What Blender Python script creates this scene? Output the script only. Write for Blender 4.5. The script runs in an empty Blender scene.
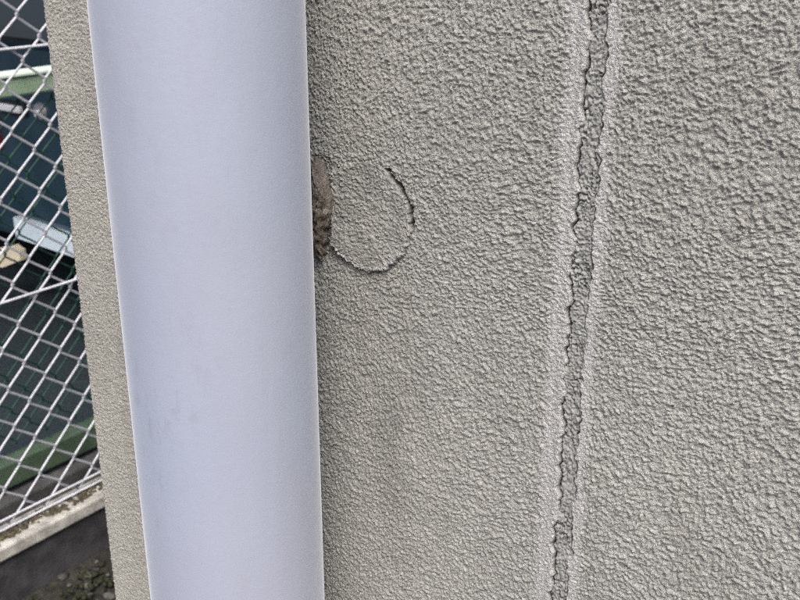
import bpy, bmesh, math, random
import numpy as np
from mathutils import Vector, Matrix

random.seed(7)
sc = bpy.context.scene
C = sc.collection
R = math.radians

# ------------------------------------------------------------------ camera
H = 1.12            # eye height above the passage ground
D = 0.2445          # distance of the lens from the stucco wall
cam_d = bpy.data.cameras.new('camera')
cam_d.sensor_width = 36.0
cam_d.lens = 45.0
cam_d.clip_start = 0.01
cam_d.clip_end = 500
cam_d.dof.use_dof = True
cam_d.dof.focus_distance = 0.29
cam_d.dof.aperture_fstop = 55
cam = bpy.data.objects.new('camera', cam_d)
C.objects.link(cam)
cam.location = (0, -D, H)
cam.rotation_euler = (R(90 - 20.82), 0, R(37))
sc.camera = cam

# ------------------------------------------------------------------ light
SUN_TO = Vector((0.66, -0.74, 1.42)).normalized()     # towards the bright part of the sky
world = bpy.data.worlds.new('World')
sc.world = world
world.use_nodes = True
wn = world.node_tree
bg = wn.nodes['Background']
sky = wn.nodes.new('ShaderNodeTexSky')
sky.sky_type = 'NISHITA'
sky.sun_disc = False
sky.sun_elevation = math.asin(SUN_TO.z)
sky.sun_rotation = math.atan2(SUN_TO.x, SUN_TO.y)
sky.air_density = 1.0
sky.dust_density = 7.0
sky.ozone_density = 1.0
wn.links.new(sky.outputs['Color'], bg.inputs['Color'])
bg.inputs['Strength'].default_value = 0.15
sun_d = bpy.data.lights.new('sun', 'SUN')
sun_d.energy = 1.5
sun_d.angle = R(24)
sun_d.color = (1.0, 0.965, 0.91)
sun = bpy.data.objects.new('sun', sun_d)
C.objects.link(sun)
sun.rotation_euler = (-SUN_TO).to_track_quat('-Z', 'Y').to_euler()
sc.view_settings.view_transform = 'Standard'
sc.view_settings.look = 'None'
sc.view_settings.gamma = 1.0
sc.view_settings.use_curve_mapping = False
sc.view_settings.exposure = 0.93
sc.cycles.use_denoising = False       # keep the fine grain crisp
sc.cycles.filter_width = 1.1

# ------------------------------------------------------------------ materials
def mat(name, col=(0.5, 0.5, 0.5), rough=0.6, metal=0.0, spec=0.5):
    m = bpy.data.materials.new(name)
    m.use_nodes = True
    b = m.node_tree.nodes['Principled BSDF']
    b.inputs['Base Color'].default_value = (*col, 1)
    b.inputs['Roughness'].default_value = rough
    b.inputs['Metallic'].default_value = metal
    b.inputs['Specular IOR Level'].default_value = spec
    return m

def N(m, kind, **kw):
    n = m.node_tree.nodes.new(kind)
    for k, v in kw.items():
        if k in n.inputs:
            n.inputs[k].default_value = v
        else:
            setattr(n, k, v)
    return n

def L(m, a, b):
    m.node_tree.links.new(a, b)

def bsdf(m):
    return m.node_tree.nodes['Principled BSDF']

def ramp(m, fac, stops):
    r = N(m, 'ShaderNodeValToRGB')
    cr = r.color_ramp
    while len(cr.elements) < len(stops):
        cr.elements.new(0.5)
    for e, (p, c) in zip(cr.elements, stops):
        e.position = p
        e.color = (*c, 1)
    L(m, fac, r.inputs['Fac'])
    return r.outputs['Color']

def noise(m, scale, detail=4, rough=0.55, stretch=(1, 1, 1), dist=0.0, loc=(0, 0, 0)):
    tc = N(m, 'ShaderNodeTexCoord')
    mp = N(m, 'ShaderNodeMapping')
    mp.inputs['Scale'].default_value = stretch
    mp.inputs['Location'].default_value = loc
    L(m, tc.outputs['Object'], mp.inputs['Vector'])
    n = N(m, 'ShaderNodeTexNoise')
    n.inputs['Scale'].default_value = scale
    n.inputs['Detail'].default_value = detail
    n.inputs['Roughness'].default_value = rough
    n.inputs['Distortion'].default_value = dist
    L(m, mp.outputs['Vector'], n.inputs['Vector'])
    return n.outputs['Fac']

def mixc(m, fac, a, b, mode='MIX'):
    n = N(m, 'ShaderNodeMix', data_type='RGBA', blend_type=mode)
    if isinstance(fac, (int, float)):
        n.inputs[0].default_value = fac
    else:
        L(m, fac, n.inputs[0])
    for s, v in ((6, a), (7, b)):
        if isinstance(v, tuple):
            n.inputs[s].default_value = (*v, 1)
        else:
            L(m, v, n.inputs[s])
    return n.outputs[2]

def mrange(m, fac, a, b, c=0.0, d=1.0):
    n = N(m, 'ShaderNodeMapRange')
    n.inputs[1].default_value, n.inputs[2].default_value = a, b
    n.inputs[3].default_value, n.inputs[4].default_value = c, d
    L(m, fac, n.inputs[0])
    return n.outputs[0]

def math_n(m, op, a, b):
    n = N(m, 'ShaderNodeMath', operation=op)
    for i, v in enumerate((a, b)):
        if isinstance(v, (int, float)):
            n.inputs[i].default_value = v
        else:
            L(m, v, n.inputs[i])
    return n.outputs[0]

def bump(m, h, dist, strength=1.0, prev=None):
    n = N(m, 'ShaderNodeBump')
    n.inputs['Distance'].default_value = dist
    n.inputs['Strength'].default_value = strength
    L(m, h, n.inputs['Height'])
    if prev is not None:
        L(m, prev, n.inputs['Normal'])
    return n.outputs['Normal']

def speckled(name, c1, c2, scale, rough=0.8, bscale=None, bdist=0.001, metal=0.0, spec=0.4, lo=0.35, hi=0.65, stretch=(1, 1, 1)):
    m = mat(name, c1, rough, metal, spec)
    f = noise(m, scale, 5, 0.6, stretch)
    col = ramp(m, f, [(lo, c1), (hi, c2)])
    L(m, col, bsdf(m).inputs['Base Color'])
    if bscale:
        L(m, bump(m, noise(m, bscale, 4, 0.6), bdist), bsdf(m).inputs['Normal'])
    return m

def make_stucco():
    m = mat('stucco_paint', (0.4, 0.39, 0.36), 0.58, 0, 0.5)
    big = noise(m, 9.0, 3, 0.55)
    col = ramp(m, big, [(0.30, (0.333, 0.342, 0.334)), (0.70, (0.400, 0.408, 0.394))])
    ac = N(m, 'ShaderNodeAttribute', attribute_name='left_tint')
    col = mixc(m, ac.outputs['Fac'], col, (0.425, 0.422, 0.392))  # lighter, warmer tone left of the pipe
    grime = mrange(m, noise(m, 26.0, 5, 0.65, (1, 1, 0.6), 0.4, (3, 1, 0)), 0.52, 0.74)
    col = mixc(m, math_n(m, 'MULTIPLY', grime, 0.42), col, (0.240, 0.236, 0.218))
    run = mrange(m, noise(m, 60.0, 4, 0.6, (1, 1, 0.06), 0.2, (9, 2, 0)), 0.50, 0.72)
    col = mixc(m, math_n(m, 'MULTIPLY', run, 0.22), col, (0.27, 0.262, 0.245))
    grit = noise(m, 900.0, 3, 0.6)
    col = mixc(m, math_n(m, 'MULTIPLY', mrange(m, grit, 0.50, 0.75), 0.35), col, (0.26, 0.25, 0.22))
    at = N(m, 'ShaderNodeAttribute', attribute_name='smear')
    col = mixc(m, at.outputs['Fac'], col, (0.50, 0.505, 0.52))
    ad = N(m, 'ShaderNodeAttribute', attribute_name='dirt_cracks')
    col = mixc(m, ad.outputs['Fac'], col, (0.095, 0.100, 0.096))
    L(m, col, bsdf(m).inputs['Base Color'])
    ar = N(m, 'ShaderNodeAttribute', attribute_name='plain')       # 1 where the relief is not in the mesh
    h0 = noise(m, 330.0, 4, 0.6, (0.6, 0.6, 1.0), 0.6)
    h0 = math_n(m, 'MULTIPLY', h0, ar.outputs['Fac'])
    nb = bump(m, h0, 0.006, 1.0)
    nb = bump(m, noise(m, 850.0, 4, 0.65, (0.8, 0.8, 1.0), 0.5), 0.0016, 0.9, nb)
    nb = bump(m, noise(m, 2300.0, 3, 0.7), 0.0008, 0.9, nb)
    L(m, nb, bsdf(m).inputs['Normal'])
    return m

M = {}
M['stucco'] = make_stucco()

def make_sealant():
    m = mat('sealant', (0.3, 0.3, 0.29), 0.75, 0, 0.3)
    f = noise(m, 210.0, 5, 0.65)
    col = ramp(m, f, [(0.30, (0.178, 0.184, 0.182)), (0.62, (0.268, 0.275, 0.272)), (0.8, (0.345, 0.352, 0.348))])
    ad = N(m, 'ShaderNodeAttribute', attribute_name='dirt_cracks')
    col = mixc(m, ad.outputs['Fac'], col, (0.07, 0.066, 0.06))
    L(m, col, bsdf(m).inputs['Base Color'])
    L(m, bump(m, noise(m, 900.0, 4, 0.65), 0.0006), bsdf(m).inputs['Normal'])
    return m
M['sealant'] = make_sealant()

def make_mortar():
    m = mat('mortar', (0.2, 0.16, 0.12), 0.9, 0, 0.2)
    f = noise(m, 330.0, 5, 0.7)
    brown = ramp(m, f, [(0.34, (0.035, 0.028, 0.022)), (0.44, (0.15, 0.128, 0.102)), (0.60, (0.27, 0.25, 0.225)), (0.70, (0.62, 0.60, 0.57))])
    mauve = ramp(m, noise(m, 300.0, 4, 0.6, (1, 1, 1), 0, (5, 0, 0)), [(0.3, (0.14, 0.125, 0.12)), (0.7, (0.27, 0.245, 0.235))])
    tc = N(m, 'ShaderNodeTexCoord')
    sx = N(m, 'ShaderNodeSeparateXYZ')
    L(m, tc.outputs['Object'], sx.inputs[0])
    k = mrange(m, math_n(m, 'ADD', sx.outputs['Z'], math_n(m, 'MULTIPLY', f, 0.008)), 0.006, 0.013)
    L(m, mixc(m, k, brown, mauve), bsdf(m).inputs['Base Color'])
    L(m, bump(m, noise(m, 700.0, 5, 0.75), 0.003), bsdf(m).inputs['Normal'])
    return m
M['mortar'] = make_mortar()

def make_pvc():
    m = mat('pvc', (0.6, 0.62, 0.7), 0.38, 0, 0.5)
    bsdf(m).inputs['Sheen Weight'].default_value = 0.40
    bsdf(m).inputs['Sheen Roughness'].default_value = 0.35
    bsdf(m).inputs['Sheen Tint'].default_value = (0.86, 0.91, 1.0, 1)
    cloud = noise(m, 14.0, 4, 0.55, (1, 1, 0.45))
    col = ramp(m, cloud, [(0.30, (0.240, 0.272, 0.352)), (0.70, (0.256, 0.296, 0.394))])
    scuff = mrange(m, noise(m, 210.0, 5, 0.7, (1, 1, 0.5), 0.3), 0.53, 0.66)
    area = mrange(m, noise(m, 17.0, 3, 0.5, (1, 1, 0.7), 0, (0.3, 0.1, 0.05)), 0.40, 0.58)
    pink = mrange(m, noise(m, 9.0, 2, 0.5, (1, 1, 0.5), 0, (4, 4, 2)), 0.42, 0.68)
    col = mixc(m, math_n(m, 'MULTIPLY', pink, 0.55), col, (0.288, 0.290, 0.352))
    dust = mrange(m, noise(m, 75.0, 5, 0.7, (1, 1, 0.12), 0.5, (2, 7, 1)), 0.50, 0.80)
    col = mixc(m, math_n(m, 'MULTIPLY', dust, 0.30), col, (0.24, 0.25, 0.29))
    tc = N(m, 'ShaderNodeTexCoord')
    sp = N(m, 'ShaderNodeSeparateXYZ')
    L(m, tc.outputs['Object'], sp.inputs[0])
    lowz = mrange(m, sp.outputs['Z'], H - 0.10, H - 0.14, 0.25, 1.0)      # knocked about lower down
    area = math_n(m, 'MULTIPLY', area, lowz)
    k = math_n(m, 'MULTIPLY', math_n(m, 'MULTIPLY', scuff, area), 0.34)
    col = mixc(m, k, col, (0.16, 0.17, 0.20))
    L(m, col, bsdf(m).inputs['Base Color'])
    rr = mrange(m, noise(m, 30.0, 4, 0.6), 0.3, 0.7, 0.34, 0.5)
    L(m, rr, bsdf(m).inputs['Roughness'])
    nb = bump(m, noise(m, 22.0, 3, 0.5, (1, 1, 0.4)), 0.0012)
    nb = bump(m, noise(m, 420.0, 4, 0.6), 0.00008, 0.8, nb)
    L(m, nb, bsdf(m).inputs['Normal'])
    return m
M['pvc'] = make_pvc()

M['coated_wire'] = speckled('coated_wire', (0.42, 0.44, 0.50), (0.56, 0.58, 0.65), 45, 0.5)
M['green_paint'] = speckled('green_paint', (0.045, 0.075, 0.05), (0.08, 0.12, 0.085), 18, 0.45, 120, 0.0006)
M['rail_paint'] = speckled('rail_paint', (0.20, 0.30, 0.21), (0.28, 0.38, 0.28), 18, 0.45, 120, 0.0006)
M['lit_edge_paint'] = speckled('lit_edge_paint', (0.55, 0.70, 0.60), (0.70, 0.80, 0.72), 18, 0.45)
M['green_wire'] = speckled('green_wire', (0.012, 0.050, 0.038), (0.024, 0.075, 0.055), 60, 0.5)
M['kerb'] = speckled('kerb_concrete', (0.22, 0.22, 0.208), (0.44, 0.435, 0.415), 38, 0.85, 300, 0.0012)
M['kerb_face'] = speckled('kerb_side', (0.020, 0.021, 0.025), (0.052, 0.053, 0.060), 24, 0.9, 200, 0.0015)  # dirty concrete, with the shade on the face painted in
M['kerb_far'] = speckled('kerb_far_concrete', (0.045, 0.046, 0.049), (0.085, 0.087, 0.09), 20, 0.85, 250, 0.0015)
M['soil'] = speckled('soil', (0.009, 0.009, 0.008), (0.036, 0.034, 0.029), 45, 0.95, 180, 0.006)
M['asphalt'] = speckled('asphalt', (0.006, 0.013, 0.019), (0.014, 0.026, 0.035), 90, 0.8, 300, 0.003)
M['earth'] = speckled('earth_fill', (0.03, 0.027, 0.02), (0.09, 0.08, 0.06), 40, 0.95, 200, 0.004)
M['moss'] = speckled('moss', (0.006, 0.009, 0.004), (0.026, 0.030, 0.013), 160, 0.95)
M['pebble'] = speckled('pebble', (0.02, 0.02, 0.02), (0.10, 0.097, 0.092), 30, 0.85, 200, 0.001)
M['silt'] = speckled('silt', (0.025, 0.022, 0.014), (0.10, 0.085, 0.05), 120, 0.95, 300, 0.003)
M['car_paint'] = mat('car_paint', (0.012, 0.026, 0.032), 0.22, 0.0, 0.5)
bsdf(M['car_paint']).inputs['Coat Weight'].default_value = 0.4
L(M['car_paint'], ramp(M['car_paint'], noise(M['car_paint'], 6, 3), [(0.3, (0.011, 0.034, 0.054)), (0.7, (0.026, 0.060, 0.090))]), bsdf(M['car_paint']).inputs['Base Color'])
M['car_glass'] = speckled('car_glass', (0.012, 0.016, 0.024), (0.022, 0.028, 0.040), 4, 0.08, spec=0.6)
M['tyre'] = speckled('tyre', (0.012, 0.012, 0.012), (0.022, 0.022, 0.022), 40, 0.8)
M['rim'] = speckled('wheel_metal', (0.35, 0.36, 0.38), (0.5, 0.5, 0.52), 20, 0.35, metal=0.8)
M['chrome'] = speckled('pale_metal', (0.84, 0.85, 0.88), (0.92, 0.93, 0.95), 30, 0.3)
M['pale_blue'] = speckled('pale_blue_strip', (0.62, 0.76, 0.86), (0.72, 0.84, 0.90), 14, 0.3)
M['cream'] = speckled('cream_plastic', (0.72, 0.64, 0.46), (0.85, 0.78, 0.62), 25, 0.4)
M['red'] = speckled('red_lens', (0.35, 0.015, 0.012), (0.5, 0.03, 0.02), 30, 0.25)
M['black'] = speckled('black_trim', (0.010, 0.010, 0.011), (0.02, 0.02, 0.021), 30, 0.6)
M['steel'] = speckled('galvanised_steel', (0.40, 0.41, 0.43), (0.52, 0.53, 0.55), 40, 0.45, metal=0.7)

# ------------------------------------------------------------------ helpers
def link(name, me, m, parent=None):
    o = bpy.data.objects.new(name, me)
    if m is not None and not me.materials:
        me.materials.append(m)
    C.objects.link(o)
    o.parent = parent
    return o

def bm_obj(name, bm, m, parent=None, smooth=False):
    me = bpy.data.meshes.new(name)
    bm.normal_update()
    bm.to_mesh(me)
    bm.free()
    if smooth:
        for p in me.polygons:
            p.use_smooth = True
    return link(name, me, m, parent)

def thing(name, label, cat, loc=(0, 0, 0), group=None):
    o = bpy.data.objects.new(name, None)
    C.objects.link(o)
    o.location = loc
    o['label'] = label
    o['category'] = cat
    if group:
        o['group'] = group
    o.empty_display_size = 0.05
    return o

def add_box(bm, lo, hi, bevel=0.0, seg=2):
    r = bmesh.ops.create_cube(bm, size=1.0)
    vs = r['verts']
    for v in vs:
        v.co = Vector([(lo[i] + hi[i]) / 2 + v.co[i] * (hi[i] - lo[i]) for i in range(3)])
    if bevel:
        es = list({e for v in vs for e in v.link_edges})
        bmesh.ops.bevel(bm, geom=es, offset=bevel, segments=seg, affect='EDGES', profile=0.5)

def box(name, lo, hi, m, parent=None, bevel=0.0):
    bm = bmesh.new()
    add_box(bm, lo, hi, bevel)
    return bm_obj(name, bm, m, parent)

def tube_mesh(name, pts, r, sides=6):
    pts = [Vector(p) for p in pts]
    n = len(pts)
    verts, faces = [], []
    for i, p in enumerate(pts):
        t = (pts[min(i + 1, n - 1)] - pts[max(i - 1, 0)]).normalized()
        u = t.orthogonal().normalized() if abs(t.x) > 0.9 else t.cross(Vector((1, 0, 0))).normalized()
        w = t.cross(u)
        for k in range(sides):
            a = 2 * math.pi * k / sides
            verts.append(p + (u * math.cos(a) + w * math.sin(a)) * r)
    for i in range(n - 1):
        for k in range(sides):
            a, b = i * sides + k, i * sides + (k + 1) % sides
            faces.append((a, b, b + sides, a + sides))
    faces.append(tuple(range(sides - 1, -1, -1)))
    faces.append(tuple(range((n - 1) * sides, n * sides)))
    me = bpy.data.meshes.new(name)
    me.from_pydata(verts, [], faces)
    for p in me.polygons:
        p.use_smooth = len(p.vertices) == 4
    return me

# ---- vectorised gradient noise
def _hash(ix, iy, seed):
    ix = ix.astype(np.uint32)
    iy = iy.astype(np.uint32)
    h = ix * np.uint32(374761393) + iy * np.uint32(668265263) + np.uint32((seed * 2246822519) & 0xffffffff)
    h = (h ^ (h >> np.uint32(13))) * np.uint32(1274126177)
    h = h ^ (h >> np.uint32(16))
    return h

def gnoise(x, y, seed=0):
    x = np.asarray(x, dtype=np.float64)
    y = np.asarray(y, dtype=np.float64)
    x0 = np.floor(x)
    y0 = np.floor(y)
    fx, fy = x - x0, y - y0
    ix, iy = x0.astype(np.int64) + 100000, y0.astype(np.int64) + 100000
    u = fx * fx * fx * (fx * (fx * 6 - 15) + 10)
    v = fy * fy * fy * (fy * (fy * 6 - 15) + 10)
    def g(dx, dy):
        a = _hash(ix + dx, iy + dy, seed).astype(np.float64) * (2 * math.pi / 4294967296.0)
        return np.cos(a) * (fx - dx) + np.sin(a) * (fy - dy)
    a = g(0, 0) + u * (g(1, 0) - g(0, 0))
    b = g(0, 1) + u * (g(1, 1) - g(0, 1))
    return (a + v * (b - a)) * 1.5

def sstep(a, b, x):
    t = np.clip((x - a) / (b - a), 0, 1)
    return t * t * (3 - 2 * t)

# ------------------------------------------------------------------ the ground
def sheet(name, x0, x1, y0, y1, z, m, amp=0.0, nx=2, ny=2, freq=6.0, skirt=0.0):
    xs, ys = np.linspace(x0, x1, nx), np.linspace(y0, y1, ny)
    X, Y = np.meshgrid(xs, ys)
    Z = np.full_like(X, z)
    if amp:
        Z = Z + amp * (gnoise(X * freq, Y * freq, 3) + 0.5 * gnoise(X * freq * 3, Y * freq * 3, 4))
    v = np.stack([X, Y, Z], -1).reshape(-1, 3)
    f = []
    for j in range(ny - 1):
        for i in range(nx - 1):
            a = j * nx + i
            f.append((a, a + 1, a + nx + 1, a + nx))
    v = [tuple(p) for p in v]
    if skirt:
        rim = [i for i in range(nx)] + [j * nx + nx - 1 for j in range(1, ny)] + [(ny - 1) * nx + i for i in range(nx - 2, -1, -1)] + [j * nx for j in range(ny - 2, 0, -1)]
        b = len(v)
        v += [(v[i][0], v[i][1], z - skirt) for i in rim]
        n = len(rim)
        for k in range(n):
            f.append((rim[k], b + k, b + (k + 1) % n, rim[(k + 1) % n]))
    me = bpy.data.meshes.new(name)
    me.from_pydata(v, [], f)
    o = link(name, me, m)
    o['kind'] = 'structure'
    return o

LOT = -0.35
sheet('ground', -150, 150, -150, 150, LOT, M['asphalt'], nx=4, ny=4)
sheet('passage_ground', -1.60, 6.0, -6.0, 7.0, 0.0, M['soil'], amp=0.008, nx=160, ny=260, freq=7.0, skirt=0.34)
sheet('soil_strip', -1.652, -1.604, -6.0, 7.0, 0.004, M['earth'], amp=0.004, nx=4, ny=200, freq=9.0, skirt=0.345)

# ------------------------------------------------------------------ the house wall
XC = -0.3630        # corner of the house
RC = 0.0025         # its rounding
XJ = -0.1207        # centre of the sealed joint
PCX, PCZ, PR = -0.1985, H - 0.0905, 0.0185   # the round plugged patch

def spaced(segs):
    out = [segs[0][0]]
    for a, b, d in segs:
        n = max(1, int(round(abs(b - a) / d)))
        out += list(np.linspace(a, b, n + 1)[1:])
    return np.array(out)

def grow(a, b, d, k=1.35):
    pts, x, s = [a], a, d
    sg = 1 if b > a else -1
    while True:
        s *= k
        x += sg * min(s, 0.4)
        if (b - x) * sg < s * 0.6:
            pts.append(b)
            break
        pts.append(x)
    return pts

# s runs along the wall: s = x on the front face, and on past the corner along the side face
sdense = spaced([(XC - 0.020, -0.330, 0.00055), (-0.330, -0.226, 0.0016), (-0.226, -0.2215, 0.0006), (-0.2215, -0.1765, 0.00028),
                 (-0.1765, -0.1345, 0.00040), (-0.1345, -0.1085, 0.00028), (-0.1085, -0.030, 0.00040)])
S = np.array(list(reversed(grow(XC - 0.020, XC - 4.0, 0.0006)))[:-1] + list(sdense) + grow(-0.030, 3.0, 0.0005)[1:])
zdense = spaced([(H - 0.345, H - 0.114, 0.00040), (H - 0.114, H - 0.068, 0.00028), (H - 0.068, H + 0.012, 0.00038)])
Zs = np.array(list(reversed(grow(H - 0.345, 0.0, 0.0005)))[:-1] + list(zdense) + grow(H + 0.012, 2.6, 0.0005)[1:])
nS, nZ = len(S), len(Zs)
SS, ZZ = np.meshgrid(S, Zs)

# relief: thick sprayed stucco, lumps with steep undersides
mm = 1000.0
wx = SS * mm + 1.3 * gnoise(SS * mm / 9, ZZ * mm / 9, 11) + 5.0 * gnoise(SS * mm / 45, ZZ * mm / 45, 21)
wz = ZZ * mm + 1.2 * gnoise(SS * mm / 7, ZZ * mm / 7, 12) + 5.0 * gnoise(SS * mm / 60, ZZ * mm / 60, 22)
drift = 0.10 * (SS * mm + 120) * sstep(H - 0.10, H - 0.25, ZZ) * 0.6      # the spray runs down to the right lower down
fine = np.where(SS < XJ, 1.66, 1.60)     # the right-hand panel was sprayed coarser
wz = (wz + drift) * fine
wx = wx * fine
n0 = gnoise(wx / 2.2, wz / 1.5, 1)
wz2 = wz - 0.7 * n0
n1 = gnoise(wx / 1.9, wz2 / 1.35, 2)
n2 = 1 - 2.2 * np.abs(gnoise(wx / 3.2, wz2 / 2.1, 5))
n3 = gnoise(wx / 1.1, wz2 / 0.9, 6)
n4 = gnoise(wx / 0.8, wz2 / 0.7, 7)
lum = gnoise(wx / 16, wz / 9, 8)

def grains(x, y, cell, seed, keep=0.8):
    """sand grains: one dome of random size in each jittered cell"""
    gx, gy = np.floor(x / cell), np.floor(y / cell)
    out = np.zeros_like(x)
    for i in (-1, 0, 1):
        for j in (-1, 0, 1):
            ix, iy = (gx + i).astype(np.int64) + 100000, (gy + j).astype(np.int64) + 100000
            a1 = _hash(ix, iy, seed) / 4294967296.0
            a2 = _hash(ix, iy, seed + 1) / 4294967296.0
            a3 = _hash(ix, iy, seed + 2) / 4294967296.0
            cx_ = (gx + i + 0.15 + 0.7 * a1) * cell
            cy_ = (gy + j + 0.15 + 0.7 * a2) * cell
            rad = cell * (0.38 + 0.42 * a3)
            d2 = ((x - cx_) ** 2 * 0.6 + (y - cy_) ** 2) / rad ** 2
            dome = np.sqrt(np.clip(1 - d2, 0, 1)) * rad * (a3 < keep)
            out = np.maximum(out, dome)
    return out
g1 = grains(wx, wz2, 1.6, 101, 0.75)
g2 = grains(wx + 0.3 * n3, wz2, 0.95, 111, 0.85)
clump = np.clip(0.65 + 0.9 * n2 * 0.5 + 0.6 * n1, 0.1, 1.6)
g0 = grains(wx + 0.6 * n0, wz2 + 0.5 * n3, 2.7, 121, 0.45)
hs = 0.24 * n1 + 0.17 * n2 + 0.22 * n3 + 0.12 * n4 + 0.24 * lum + 0.26 * g0 + (0.62 * g1 + 0.80 * g2) * clump - 0.55
thin = 0.50 + 0.22 * sstep(-0.33, -0.22, SS) + 0.20 * sstep(-0.22, -0.12, SS)
hs = hs * thin * 0.71

# how much of the relief the mesh can carry
inS = sstep(XC - 0.019, XC - 0.012, SS) * (1 - sstep(-0.040, -0.031, SS))
inZ = sstep(H - 0.344, H - 0.336, ZZ) * (1 - sstep(H + 0.004, H + 0.011, ZZ))
dense = inS * inZ

# sealed joint
zm = ZZ * mm
lat = 0.8 * gnoise(zm / 7.0, zm * 0 + 0.5, 31) + 1.0 * gnoise(zm / 2.6, zm * 0 + 3.5, 32) + 0.25 * gnoise(zm / 1.1, zm * 0 + 9.5, 33)
latr = 0.7 * gnoise(zm / 6.0, zm * 0 + 1.5, 34) + 0.8 * gnoise(zm / 2.2, zm * 0 + 6.5, 35)
u = (SS - XJ) * mm
cl, cr_ = -2.7 + lat, 2.8 + latr
edge = 1.0 * n0 + 1.1 * gnoise(zm / 11, zm * 0 + 5.5, 43)
band = sstep(-10.4, -7.0, u + edge) * (1 - sstep(4.8, 7.4, u + edge))
seal = (u > cl) & (u < cr_)
hj = 0.22 * n1 + 0.16 * n3 + 0.10 * n4 + 0.22 * g2
hj = hj + 0.35 * sstep(-6.0, -3.2, u) * (1 - sstep(cl - 0.2, cl, u))
smid = sstep(cl - 0.1, cl + 0.8, u) * (1 - sstep(cr_ - 0.8, cr_ + 0.1, u))
hj = hj * (1 - smid) + smid * (-0.62 + 0.38 * n3 + 0.28 * n4 + 0.28 * n1 + 0.36 * g1)
h = hs * (1 - band) + hj * band
wl = np.clip(0.68 + 0.9 * gnoise(zm / 8.0, zm * 0 + 7.7, 36) + 0.5 * gnoise(zm / 2.4, zm * 0 + 2.2, 37), 0.05, 1.3)
wr = np.clip(0.50 + 0.8 * gnoise(zm / 9.0, zm * 0 + 4.1, 38) + 0.5 * gnoise(zm / 2.1, zm * 0 + 8.2, 39), 0.0, 1.0)
gl = np.exp(-((u - cl) / (0.15 + 0.13 * wl)) ** 2) * wl
gr = np.exp(-((u - cr_) / (0.15 + 0.10 * wr)) ** 2) * wr
br = np.abs(gnoise(u / 2.6 + 0.4 * n3, zm / 3.4, 41))
gb = np.exp(-(br / 0.07) ** 2) * smid * np.clip(gnoise(zm / 12, u / 9, 42) * 2.2 + 0.35, 0, 1)
groove_j = 3.0 * gl + 2.4 * gr + 1.3 * gb
h = h - groove_j

# round patch
dx, dz = (SS - PCX) * mm, (ZZ - PCZ) * mm
rr = np.hypot(dx, dz)
th = np.arctan2(dz, dx)
thd = np.degrees(th)
jag = 0.75 * gnoise(np.cos(th) * 2.2 + 7, np.sin(th) * 2.2, 51) + 0.75 * gnoise(np.cos(th) * 7 + 3, np.sin(th) * 7, 52) + 0.55 * gnoise(np.cos(th) * 17, np.sin(th) * 17 + 5, 53) + 0.3 * n3
r0 = PR * mm + jag
def arc(a, b, soft=9):
    return sstep(a, a + soft, thd) * (1 - sstep(b - soft, b, thd))
w_up = arc(-10, 70, 12) * 1.6
w_fade = arc(48, 130, 20) * 0.22
w_lo = arc(-158, -62, 10) * 0.60 + arc(-70, -36, 10) * 0.45
w_left = np.maximum(arc(-181, -146, 6), 0) * 0.7
w_r = arc(-40, -4, 8) * 0.35
wc = np.clip(w_up + w_fade + w_lo + w_left + w_r, 0, 1.6) * (0.75 + 0.5 * gnoise(th * 5, th * 0 + 1.3, 54))
near_patch = (rr < 30)
gc = np.exp(-((rr - r0) / (0.14 + 0.30 * wc)) ** 2) * wc
inside = 1 - sstep(r0 - 0.3, r0 + 0.3, rr)
lift = 0.25 + 1.1 * sstep(6, -16, dz) + 0.4 * sstep(0, -16, dx)
h = np.where(near_patch, h * (1 - 0.15 * inside) + inside * lift - 3.2 * gc, h)
# crumbled hollow where the bracket anchor sat, left of the patch
ua = (SS - (-0.2168)) * mm
za = (ZZ - (H - 0.0905)) * mm
hol = (1 - sstep(2.6, 4.2, np.abs(ua + 0.6 * n0))) * (1 - sstep(16, 19.5, np.abs(za)))
h = h * (1 - hol) + hol * (-0.5 + 0.6 * n1 + 0.5 * n3)

h = h * dense * 0.001
smear = np.clip(band * (1 - smid) * (0.8 + 0.7 * n0 + 0.3 * n3), 0, 1) * 0.9
lip = np.exp(-((rr - r0 + 1.0) / 0.7) ** 2) * arc(-150, -40, 14) * near_patch * (0.9 + 0.8 * n0)
chip = np.exp(-(((SS + 0.2122) * mm / 1.0) ** 2)) * (1 - sstep(9, 13, np.abs(zm - (H - 0.087) * mm))) * (0.7 + n1)
smear = np.clip(smear + np.clip(lip, 0, 1) * 0.85 + np.clip(chip, 0, 1) * 0.6, 0, 1)
dirt_cracks = np.clip(1.2 * (gl + gr * 0.8 + gb * 0.6) + 2.0 * gc * near_patch + 0.25 * hol, 0, 0.95)  # crack lines and anchor hollow also darkened in the colour
spot = np.exp(-(((dx - 12.0) / 4.0) ** 2 + ((dz + 3.0) / 3.0) ** 2)) * 0.45 * np.clip(0.8 + n3, 0, 1.4)
stain = np.exp(-(((SS + 0.187) * mm / 24.0) ** 2 + ((ZZ - (H - 0.165)) * mm / 34.0) ** 2)) * np.clip(0.6 + 1.2 * gnoise(SS * mm / 14, ZZ * mm / 20, 71), 0, 1.2) * 0.26
pg = inside * near_patch * np.clip(0.10 + 0.3 * lum, 0, 0.3)
dirt_cracks = np.clip(np.maximum(dirt_cracks, np.maximum(spot, stain + pg)), 0, 1) * dense

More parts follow.
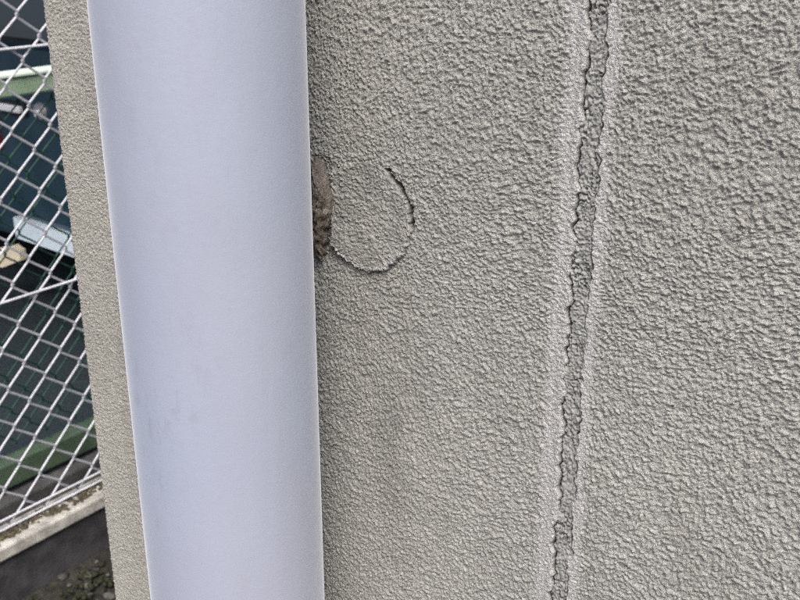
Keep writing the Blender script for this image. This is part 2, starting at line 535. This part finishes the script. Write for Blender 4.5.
# profile: front face, rounded corner, side face
sc_front = XC + RC * math.pi / 4
arc0, arc1 = XC + RC * (math.pi / 4), XC - RC * (math.pi / 4)
ang = np.clip((arc0 - SS) / (arc0 - arc1), 0, 1) * (math.pi / 2)
nx_, ny_ = -np.sin(ang), -np.cos(ang)
cx, cy = XC + RC, RC
px = np.where(SS >= arc0, SS + (cx - arc0), cx + RC * nx_)
py = np.where(SS >= arc0, 0.0, np.where(SS <= arc1, RC + (arc1 - SS), cy + RC * ny_))
P = np.stack([px + nx_ * h, py + ny_ * h, ZZ], -1).reshape(-1, 3)

idx = np.arange(nS * nZ).reshape(nZ, nS)
quads = np.stack([idx[:-1, :-1], idx[:-1, 1:], idx[1:, 1:], idx[1:, :-1]], -1)
def qc(a):
    return 0.25 * (a[:-1, :-1] + a[:-1, 1:] + a[1:, 1:] + a[1:, :-1])
q_seal = qc(seal.astype(float)) > 0.5
q_patch = (qc(np.where(near_patch, rr - r0, 99.0)) < 0) & (qc(SS) > -0.2140)
q_left = (qc(SS) < XJ) & ~q_seal & ~q_patch
q_right = (qc(SS) >= XJ) & ~q_seal & ~q_patch
attrs = dict(smear=smear.ravel(), dirt_cracks=dirt_cracks.ravel(), plain=(1 - dense).ravel(), left_tint=(1 - sstep(-0.335, -0.285, SS)).ravel())

house = thing('house_wall', 'stucco house wall with rough sprayed coat, sealed vertical joint and square corner', 'wall', (XC, 0, 0))
off = np.array([XC, 0, 0])

def grid_part(name, mask, m, origin=None):
    q = quads[mask]
    used = np.unique(q)
    remap = np.zeros(nS * nZ, dtype=np.int32)
    remap[used] = np.arange(len(used))
    q = remap[q].astype(np.int32)
    org = off if origin is None else np.array(origin)
    co = (P[used] - org).astype(np.float32)
    me = bpy.data.meshes.new(name)
    me.vertices.add(len(used))
    me.vertices.foreach_set('co', co.ravel())
    me.loops.add(q.size)
    me.loops.foreach_set('vertex_index', q.ravel())
    me.polygons.add(len(q))
    me.polygons.foreach_set('loop_start', np.arange(0, q.size, 4, dtype=np.int32))
    me.polygons.foreach_set('loop_total', np.full(len(q), 4, dtype=np.int32))
    me.update(calc_edges=True)
    me.polygons.foreach_set('use_smooth', np.ones(len(q), dtype=bool))
    for k, a in attrs.items():
        at = me.attributes.new(k, 'FLOAT', 'POINT')
        at.data.foreach_set('value', a[used].astype(np.float32))
    o = link(name, me, m, house)
    o.location = Vector(org - off)
    return o

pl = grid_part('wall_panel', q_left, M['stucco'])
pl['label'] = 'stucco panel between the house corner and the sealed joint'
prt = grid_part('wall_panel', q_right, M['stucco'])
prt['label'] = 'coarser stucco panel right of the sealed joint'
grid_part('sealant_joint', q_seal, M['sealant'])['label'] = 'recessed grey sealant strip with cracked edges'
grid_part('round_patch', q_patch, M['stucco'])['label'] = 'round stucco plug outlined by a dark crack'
box('wall_core', (0.012, 0.012, 0.0), (3.30, 3.95, 2.58), M['kerb_far'], house)

# lump of crumbling mortar by the patch
bm = bmesh.new()
bmesh.ops.create_icosphere(bm, subdivisions=5, radius=1.0)
vs = np.array([v.co[:] for v in bm.verts])
for v in bm.verts:
    p = v.co.copy()
    zz = p.z
    sx = 0.0040 + 0.0009 * math.sin(zz * 5 + 1)
    v.co = Vector((p.x * sx - 0.0012 * zz * zz + 0.0009 * math.sin(zz * 4), p.y * 0.0042, zz * 0.0182))
a = np.array([v.co[:] for v in bm.verts]) * 1000
nn = 0.55 * gnoise(a[:, 0] / 2.6 + a[:, 1] / 3, a[:, 2] / 3.2, 61) + 0.5 * gnoise(a[:, 0] / 1.1, a[:, 2] / 1.4 + a[:, 1], 62) + 0.25 * gnoise(a[:, 0] / 0.6, a[:, 2] / 0.7, 63)
pit = np.minimum(0, gnoise(a[:, 0] / 2.2 + 9, a[:, 2] / 2.8, 64) - 0.05) * sstep(6, 2, a[:, 2]) * 2.2
bm.normal_update()
for v, d in zip(bm.verts, nn + pit):
    v.co += v.normal * d * 0.0013
mo = bm_obj('mortar_lump', bm, M['mortar'], house, True)
mo.location = Vector((-0.2166 - XC, -0.0008, H - 0.0915))
mo['label'] = 'crumbling brown mortar lump between the downpipe and the round patch'

# ------------------------------------------------------------------ the downpipe
PX, PY, PRAD = -0.2214, -0.0450, 0.0300
pipe = thing('downpipe', 'smooth pale lavender plastic rainwater downpipe in front of the stucco wall', 'pipe', (PX, PY, 0))
def ring_surface(name, prof, m, parent, seg=128):
    verts, faces = [], []
    for (r, z) in prof:
        for k in range(seg):
            t = 2 * math.pi * k / seg
            verts.append((r * math.cos(t), r * math.sin(t), z))
    for i in range(len(prof) - 1):
        for k in range(seg):
            a_, b_ = i * seg + k, i * seg + (k + 1) % seg
            faces.append((a_, b_, b_ + seg, a_ + seg))
    me = bpy.data.meshes.new(name)
    me.from_pydata(verts, [], faces)
    for p in me.polygons:
        p.use_smooth = True
    return link(name, me, m, parent)
ring_surface('pipe', [(PRAD, 0.0)] + [(PRAD, 0.05 + 0.05 * i) for i in range(51)] + [(PRAD - 0.0018, 2.6), (PRAD - 0.0018, 0.0)], M['pvc'], pipe)
for zc in (0.42, 1.78):
    cl_o = ring_surface('clamp', [(PRAD + 0.0004, -0.011), (PRAD + 0.0022, -0.011), (PRAD + 0.0022, 0.011), (PRAD + 0.0004, 0.011)], M['steel'], pipe, 64)
    cl_o.location = (0, 0, zc)
    box('clamp_arm', (-0.004, PRAD + 0.001, -0.009), (0.004, 0.0455, 0.009), M['steel'], cl_o)

# ------------------------------------------------------------------ chain-link fences
def strand_mesh(name, y0, y1, z0, dz, za, zb, r, hook, sides=6):
    """one zig-zag wire; z0 = phase of the nodes on the y0 side"""
    pts = []
    k = math.floor((za - z0) / dz) - 1
    while True:
        z = z0 + k * dz
        if z > zb + dz:
            break
        for (yy, zz, s) in ((y0, z, -1), (y1, z + dz / 2, 1)):
            e = 0.0016 * s
            pts.append((-0.0022, yy - e * 0.4, zz - hook))
            pts.append((0.0, yy + e, zz))
            pts.append((0.0022, yy - e * 0.4, zz + hook))
        k += 1
    pts = [p for p in pts if za <= p[2] <= zb]
    return tube_mesh(name, pts, r, sides)

def fence_wires(parent, m, ycol, dyh, z0, dz, za, zb, n0_, n1_, r):
    base = parent.location
    ma = strand_mesh('wire', 0, dyh, z0, dz, za, zb, r, 0.005)
    mb = strand_mesh('wire', 0, dyh, z0 + dz / 2, dz, za, zb, r, 0.005)
    ma.materials.append(m)
    mb.materials.append(m)
    for k in range(n0_, n1_):
        o = bpy.data.objects.new('wire', ma if k % 2 == 0 else mb)
        C.objects.link(o)
        o.parent = parent
        o.location = (0, ycol + k * dyh - base.y, -base.z)
        o.rotation_euler = (random.uniform(-0.003, 0.003), 0, 0)

SC = 1.1154
XF = -1.45
fen = thing('chain_link_fence', 'white chain-link fence standing on the low concrete kerb beside the house', 'fence', (XF, 0.68, 0.121))
DYH, DZ = 0.0318 * SC, 0.06396 * SC
ycol = -D + (0.5882 + D) * SC
znode = H - 0.1231 * SC
fence_wires(fen, M['coated_wire'], ycol, DYH, znode, DZ, 0.131, 1.50, -34, 40, 0.0021)
def hwire(parent, z, m, y0, y1, r, x=0.0, sag=0.0):
    pts = [(x, y0 + (y1 - y0) * i / 12 - parent.location.y, z - parent.location.z - sag * math.sin(math.pi * i / 12)) for i in range(13)]
    return link('tension_wire', tube_mesh('tension_wire', pts, r), m, parent)
Y0F, Y1F = ycol - 34 * DYH, ycol + 40 * DYH
for z, r in ((H - 0.1685 * SC, 0.0024), (H - 0.5275 * SC, 0.0024), (0.1455, 0.0022), (0.1275, 0.0022), (1.46, 0.0024)):
    hwire(fen, z, M['coated_wire'], Y0F, Y1F, r, 0.0052)
for yy in (Y0F, ycol + 22 * DYH, Y1F):
    me = tube_mesh('post', [(-0.028, yy - fen.location.y, -0.029), (-0.028, yy - fen.location.y, 1.42)], 0.0215, 20)
    link('post', me, M['coated_wire'], fen)

kerb = thing('kerb_wall', 'low concrete kerb with pale top edge under the white chain-link fence', 'kerb', (-1.46, 0.68, 0))
def kerb_block(name, y0, y1, parent):
    # face block, dirt and shade both put into its dark colour; a paler coping on top
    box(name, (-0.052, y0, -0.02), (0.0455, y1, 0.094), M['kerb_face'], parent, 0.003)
ky = -2.2
while ky < 4.0:
    kerb_block('block', ky - 0.68, ky + 0.794 - 0.68, kerb)
    bm = bmesh.new()
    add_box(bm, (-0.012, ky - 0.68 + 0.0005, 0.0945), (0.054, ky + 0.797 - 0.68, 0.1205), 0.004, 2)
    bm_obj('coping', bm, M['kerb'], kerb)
    ky += 0.80
# silt caught along the foot of the mesh
def clumps(name, pts, m, smin, smax, flat, sub=1, seed=1, rough=0.35):
    rnd = random.Random(seed)
    base = bmesh.new()
    bmesh.ops.create_icosphere(base, subdivisions=sub, radius=1.0)
    bv = [v.co.copy() for v in base.verts]
    bf = [[v.index for v in f.verts] for f in base.faces]
    base.free()
    verts, faces = [], []
    for (x, y, z) in pts:
        s = rnd.uniform(smin, smax)
        ax, ay, az = rnd.uniform(0.7, 1.4), rnd.uniform(0.7, 1.4), flat * rnd.uniform(0.7, 1.3)
        rz = Matrix.Rotation(rnd.uniform(0, 6.28), 3, 'Z')
        b0 = len(verts)
        for c in bv:
            k = 1 + rnd.uniform(-rough, rough)
            p = rz @ Vector((c.x * ax * s * k, c.y * ay * s * k, c.z * az * s * k))
            verts.append((x + p.x, y + p.y, z + p.z))
        faces += [[i + b0 for i in f] for f in bf]
    me = bpy.data.meshes.new(name)
    me.from_pydata(verts, [], faces)
    for p in me.polygons:
        p.use_smooth = True
    o = link(name, me, m)
    o['kind'] = 'stuff'
    return o
rnd = random.Random(5)
pts = []
for i in range(1700):
    y = rnd.uniform(-0.3, 1.4)
    w = 0.014 + 0.012 * max(0, math.sin(y * 31) + 0.6 * math.sin(y * 13 + 1))
    pts.append((-1.449 + rnd.gauss(0.002, 0.006) + rnd.random() * w, y, 0.1212))
silt = clumps('silt', pts, M['silt'], 0.002, 0.006, 0.6, 1, 2)
silt['label'] = 'brown silt and debris along the foot of the white fence'
silt['category'] = 'debris'
pts = []
for i in range(1100):
    x, y = rnd.uniform(-1.41, -0.6), rnd.uniform(-0.1, 1.6)
    pts.append((x, y, 0.002 + 0.004 * rnd.random()))
pb = clumps('gravel', pts, M['pebble'], 0.003, 0.011, 0.6, 1, 3, 0.2)
pb['label'] = 'scattered small grey stones on the dark passage ground'
pb['category'] = 'gravel'
pts = []
for i in range(170):
    cx_, cy_ = rnd.uniform(-1.40, -1.0), rnd.uniform(0.1, 1.3)
    if gnoise(np.array([cx_ * 7]), np.array([cy_ * 7]), 77)[0] < 0.02 and not (-1.40 < cx_ < -1.28):
        continue
    for j in range(26):
        pts.append((cx_ + rnd.gauss(0, 0.013), cy_ + rnd.gauss(0, 0.013), 0.004 + rnd.random() * 0.006))
ms = clumps('moss', pts, M['moss'], 0.002, 0.006, 0.8, 1, 4)
ms['label'] = 'dark green moss on the ground along the kerb'
ms['category'] = 'moss'

# green fence of the neighbouring lot
XG = -1.70
gf = thing('green_fence', 'low green-railed mesh fence behind the white chain-link fence', 'fence', (XG, 0.85, 0.04))
def rail(z0, z1, name='rail'):
    return box(name, (-0.020, -1.9, z0 - 0.04), (0.020, 2.2, z1 - 0.04), M['green_paint'], gf, 0.004)
top_rail = rail(0.8155, 0.8500)
box('rail_lit_edge', (-0.024, -1.9, 0.8105), (0.024, 2.2, 0.8175), M['lit_edge_paint'], top_rail, 0.002)  # sky light on the rail top, painted as a pale strip
top_rail.data.materials[0] = M['rail_paint']
rail(0.0480, 0.1020)
for yy in (-1.86, 0.62, 2.16):
    box('post', (-0.060, yy - 0.025, -0.005), (-0.021, yy + 0.025, 0.86), M['green_paint'], gf, 0.003)
fence_wires(gf, M['green_wire'], 0.79, 0.0355, 0.13, 0.071, 0.10, 0.818, -48, 60, 0.0018)
kerb2 = thing('far_kerb', 'grey concrete kerb under the low green fence', 'kerb', (XG, 0.85, LOT))
bm = bmesh.new()
add_box(bm, (-0.065, -3.0, 0.0), (0.045, 3.0, 0.385), 0.005, 2)
bm_obj('block', bm, M['kerb_far'], kerb2)

# ------------------------------------------------------------------ the parked car
CX0, CX1 = -2.02, -5.42      # nose and tail
CY0, CY1 = 1.85, 3.30        # near and far side
car = thing('parked_car', 'dark teal car with a pale lower strip parked behind the two fences', 'car', ((CX0 + CX1) / 2, (CY0 + CY1) / 2, LOT))
cxm, cym = (CX0 + CX1) / 2, (CY0 + CY1) / 2
prof = [(CX0 + 0.00, 0.30), (CX0 - 0.0, 0.62), (CX0 - 0.05, 0.84), (CX0 - 0.45, 1.02), (CX0 - 0.95, 1.56), (CX0 - 1.30, 1.66),
        (CX1 + 0.45, 1.66), (CX1 + 0.15, 1.52), (CX1 + 0.03, 0.95), (CX1 + 0.0, 0.30)]
def arch(cx_, r=0.31, n=8):
    return [(cx_ + r * math.cos(math.pi - math.pi * i / n), 0.30 + r * 0.82 * math.sin(math.pi * i / n)) for i in range(n + 1)]
WF, WR = CX0 - 0.58, CX1 + 0.60
low = [(CX1, 0.22)] + arch(WR) + arch(WF) + [(CX0, 0.22)]
prof = prof + low
bm = bmesh.new()
a_ = [bm.verts.new((x - cxm, CY0 - cym, z)) for x, z in prof]
b_ = [bm.verts.new((x - cxm, CY1 - cym, z)) for x, z in prof]
for v in a_ + b_:                                   # cabin leans in above the belt line
    if v.co.z > 1.05:
        k = (v.co.z - 1.05) / 0.61
        v.co.y += (0.13 * k) * (1 if v.co.y < 0 else -1)
n_ = len(prof)
fa = bm.faces.new(a_)
fb = bm.faces.new(list(reversed(b_)))
for i in range(n_):
    bm.faces.new((a_[i], b_[i], b_[(i + 1) % n_], a_[(i + 1) % n_]))
bmesh.ops.recalc_face_normals(bm, faces=bm.faces)
es = [e for e in bm.edges if len(e.link_faces) == 2 and (fa in e.link_faces or fb in e.link_faces)]
bmesh.ops.bevel(bm, geom=es, offset=0.03, segments=3, affect='EDGES', profile=0.5)
bmesh.ops.triangulate(bm, faces=[f for f in bm.faces if len(f.verts) > 4])
bm_obj('body', bm, M['car_paint'], car)

def side_plate(name, poly, m, parent, y_out, th=0.012):
    """flat plate on the near side, outline in (x, z)"""
    bm = bmesh.new()
    f0 = [bm.verts.new((x - cxm, y_out - cym + 0.13 * max(0, z - 1.05) / 0.61, z)) for x, z in poly]
    f1 = [bm.verts.new((v.co.x, v.co.y + th, v.co.z)) for v in f0]
    bm.faces.new(f0)
    bm.faces.new(list(reversed(f1)))
    k = len(poly)
    for i in range(k):
        bm.faces.new((f0[i], f1[i], f1[(i + 1) % k], f0[(i + 1) % k]))
    bmesh.ops.recalc_face_normals(bm, faces=bm.faces)
    return bm_obj(name, bm, m, parent)
door = side_plate('door', [(CX0 - 0.72, 0.42), (CX0 - 0.72, 1.045), (CX0 - 1.62, 1.045), (CX0 - 1.62, 0.42)], M['car_paint'], car, CY0 - 0.006, 0.010)
side_plate('door', [(CX0 - 1.63, 0.42), (CX0 - 1.63, 1.045), (CX0 - 2.50, 1.045), (CX0 - 2.50, 0.42)], M['car_paint'], car, CY0 - 0.006, 0.010)
side_plate('window', [(CX0 - 0.62, 1.08), (CX0 - 0.98, 1.50), (CX0 - 1.58, 1.55), (CX0 - 1.58, 1.08)], M['car_glass'], car, CY0 - 0.006)
side_plate('window', [(CX0 - 1.66, 1.08), (CX0 - 1.66, 1.55), (CX0 - 2.46, 1.55), (CX0 - 2.46, 1.08)], M['car_glass'], car, CY0 - 0.006)
side_plate('window', [(CX0 - 2.54, 1.08), (CX0 - 2.54, 1.55), (CX0 - 3.10, 1.52), (CX0 - 3.20, 1.08)], M['car_glass'], car, CY0 - 0.006)
bm = bmesh.new()
p1, p2 = Vector((CX0 - 0.47 - cxm, 0, 1.06)), Vector((CX0 - 0.93 - cxm, 0, 1.52))
nrm = Vector((0.7071, 0, 0.7071)) * 0.012
vv = [bm.verts.new(p1 + nrm + Vector((0, -0.62, 0))), bm.verts.new(p1 + nrm + Vector((0, 0.62, 0))), bm.verts.new(p2 + nrm + Vector((0, 0.52, 0))), bm.verts.new(p2 + nrm + Vector((0, -0.52, 0)))]
bm.faces.new(vv)
bmesh.ops.solidify(bm, geom=bm.faces[:], thickness=0.010)
bm_obj('windscreen', bm, M['car_glass'], car)
# handle with its round lock
hd = box('handle', (-3.408 - cxm, CY0 - 0.040 - cym, 0.478 - 0.013 - LOT), (-3.270 - cxm, CY0 - 0.018 - cym, 0.478 + 0.013 - LOT), M['chrome'], door, 0.006)
box('handle_recess', (-3.415 - cxm, CY0 - 0.020 - cym, 0.478 - 0.03 - LOT), (-3.262 - cxm, CY0 - 0.0065 - cym, 0.478 + 0.022 - LOT), M['black'], door, 0.004)
def disc(name, x, z, r, y_out, th, m, parent, seg=24):
    bm = bmesh.new()
    bmesh.ops.create_cone(bm, cap_ends=True, segments=seg, radius1=r, radius2=r * 0.85, depth=th)
    bmesh.ops.rotate(bm, verts=bm.verts, matrix=Matrix.Rotation(R(90), 3, 'X'))
    bmesh.ops.translate(bm, verts=bm.verts, vec=(x - cxm, y_out - cym, z))
    return bm_obj(name, bm, m, parent)
disc('lock_plate', -3.182, 0.478 - LOT, 0.034, CY0 - 0.012, 0.012, M['steel'], door)
disc('lock', -3.182, 0.474 - LOT, 0.014, CY0 - 0.022, 0.012, M['chrome'], door)
# pale blue strip, marker lamp, reflector along the side
tr = side_plate('side_strip', [(-2.74, 0.305), (-2.74, 0.380), (-3.418, 0.402), (-3.418, 0.318)], M['pale_blue'], car, CY0 - 0.030, 0.032)
tr['label'] = 'pale blue strip along the lower side'
lp = side_plate('marker_lamp', [(-3.425, 0.222), (-3.425, 0.262), (-3.47, 0.275), (-3.60, 0.235), (-3.66, 0.160), (-3.56, 0.165)], M['cream'], car, CY0 - 0.022, 0.03)
lp['label'] = 'cream marker lamp low on the side'
rf = side_plate('reflector', [(-3.462, 0.655), (-3.462, 0.785), (-3.60, 0.785), (-3.60, 0.655)], M['red'], car, CY0 - 0.022, 0.014)
rf['label'] = 'red reflector beside the door handle'
for x, zz, w in ((CX0 - 0.005, 0.70, 0.0), (CX1 - 0.02, 0.80, 0.0)):
    for yy in (CY0 + 0.12, CY1 - 0.34):
        nm, mm_ = ('headlight', M['chrome']) if x > -3 else ('tail_light', M['red'])
        box(nm, (x - cxm - 0.02, yy - cym, zz - 0.08), (x - cxm + 0.03, yy - cym + 0.22, zz + 0.07), mm_, car, 0.012)
box('bumper', (CX0 - cxm - 0.06, CY0 - cym + 0.03, 0.24), (CX0 - cxm + 0.05, CY1 - cym - 0.03, 0.46), M['black'], car, 0.02)
box('bumper', (CX1 - cxm - 0.05, CY0 - cym + 0.03, 0.24), (CX1 - cxm + 0.06, CY1 - cym - 0.03, 0.46), M['black'], car, 0.02)
for wxx in (WF, WR):
    for yy, sgn in ((CY0 + 0.075, -1), (CY1 - 0.075, 1)):
        bm = bmesh.new()
        bmesh.ops.create_cone(bm, cap_ends=True, segments=40, radius1=0.275, radius2=0.275, depth=0.15)
        bmesh.ops.rotate(bm, verts=bm.verts, matrix=Matrix.Rotation(R(90), 3, 'X'))
        bmesh.ops.bevel(bm, geom=[e for e in bm.edges if len(e.link_faces) == 2 and any(len(f.verts) > 4 for f in e.link_faces)], offset=0.025, segments=2, affect='EDGES')
        w = bm_obj('wheel', bm, M['tyre'], car)
        w.location = (wxx - cxm, yy - cym, 0.275)
        bm = bmesh.new()
        bmesh.ops.create_cone(bm, cap_ends=True, segments=32, radius1=0.165, radius2=0.165, depth=0.02)
        bmesh.ops.rotate(bm, verts=bm.verts, matrix=Matrix.Rotation(R(90), 3, 'X'))
        rim = bm_obj('rim', bm, M['rim'], w)
        rim.location = (0, sgn * 0.072, 0)

# ------------------------------------------------------------------ unseen canopy added to darken the lot
cp = thing('shade_canopy', 'unseen canopy added to shade the parked car', 'shade_canopy', (-4.2, 1.5, LOT))
box('shade_roof', (-2.35, -1.15, 2.32), (2.35, 3.2, 2.40), M['black'], cp, 0.01)
for xx in (-2.2, 2.2):
    for yy in (-0.2, 3.0):
        box('post', (xx - 0.04, yy - 0.04, 0.0), (xx + 0.04, yy + 0.04, 2.32), M['steel'], cp, 0.005)
box('shade_back_wall', (-2.34, 3.06, 0.0), (2.34, 3.16, 2.315), M['kerb_far'], cp)
box('shade_side_wall', (-2.34, -0.5, 0.0), (-2.26, 3.05, 2.315), M['kerb_far'], cp)
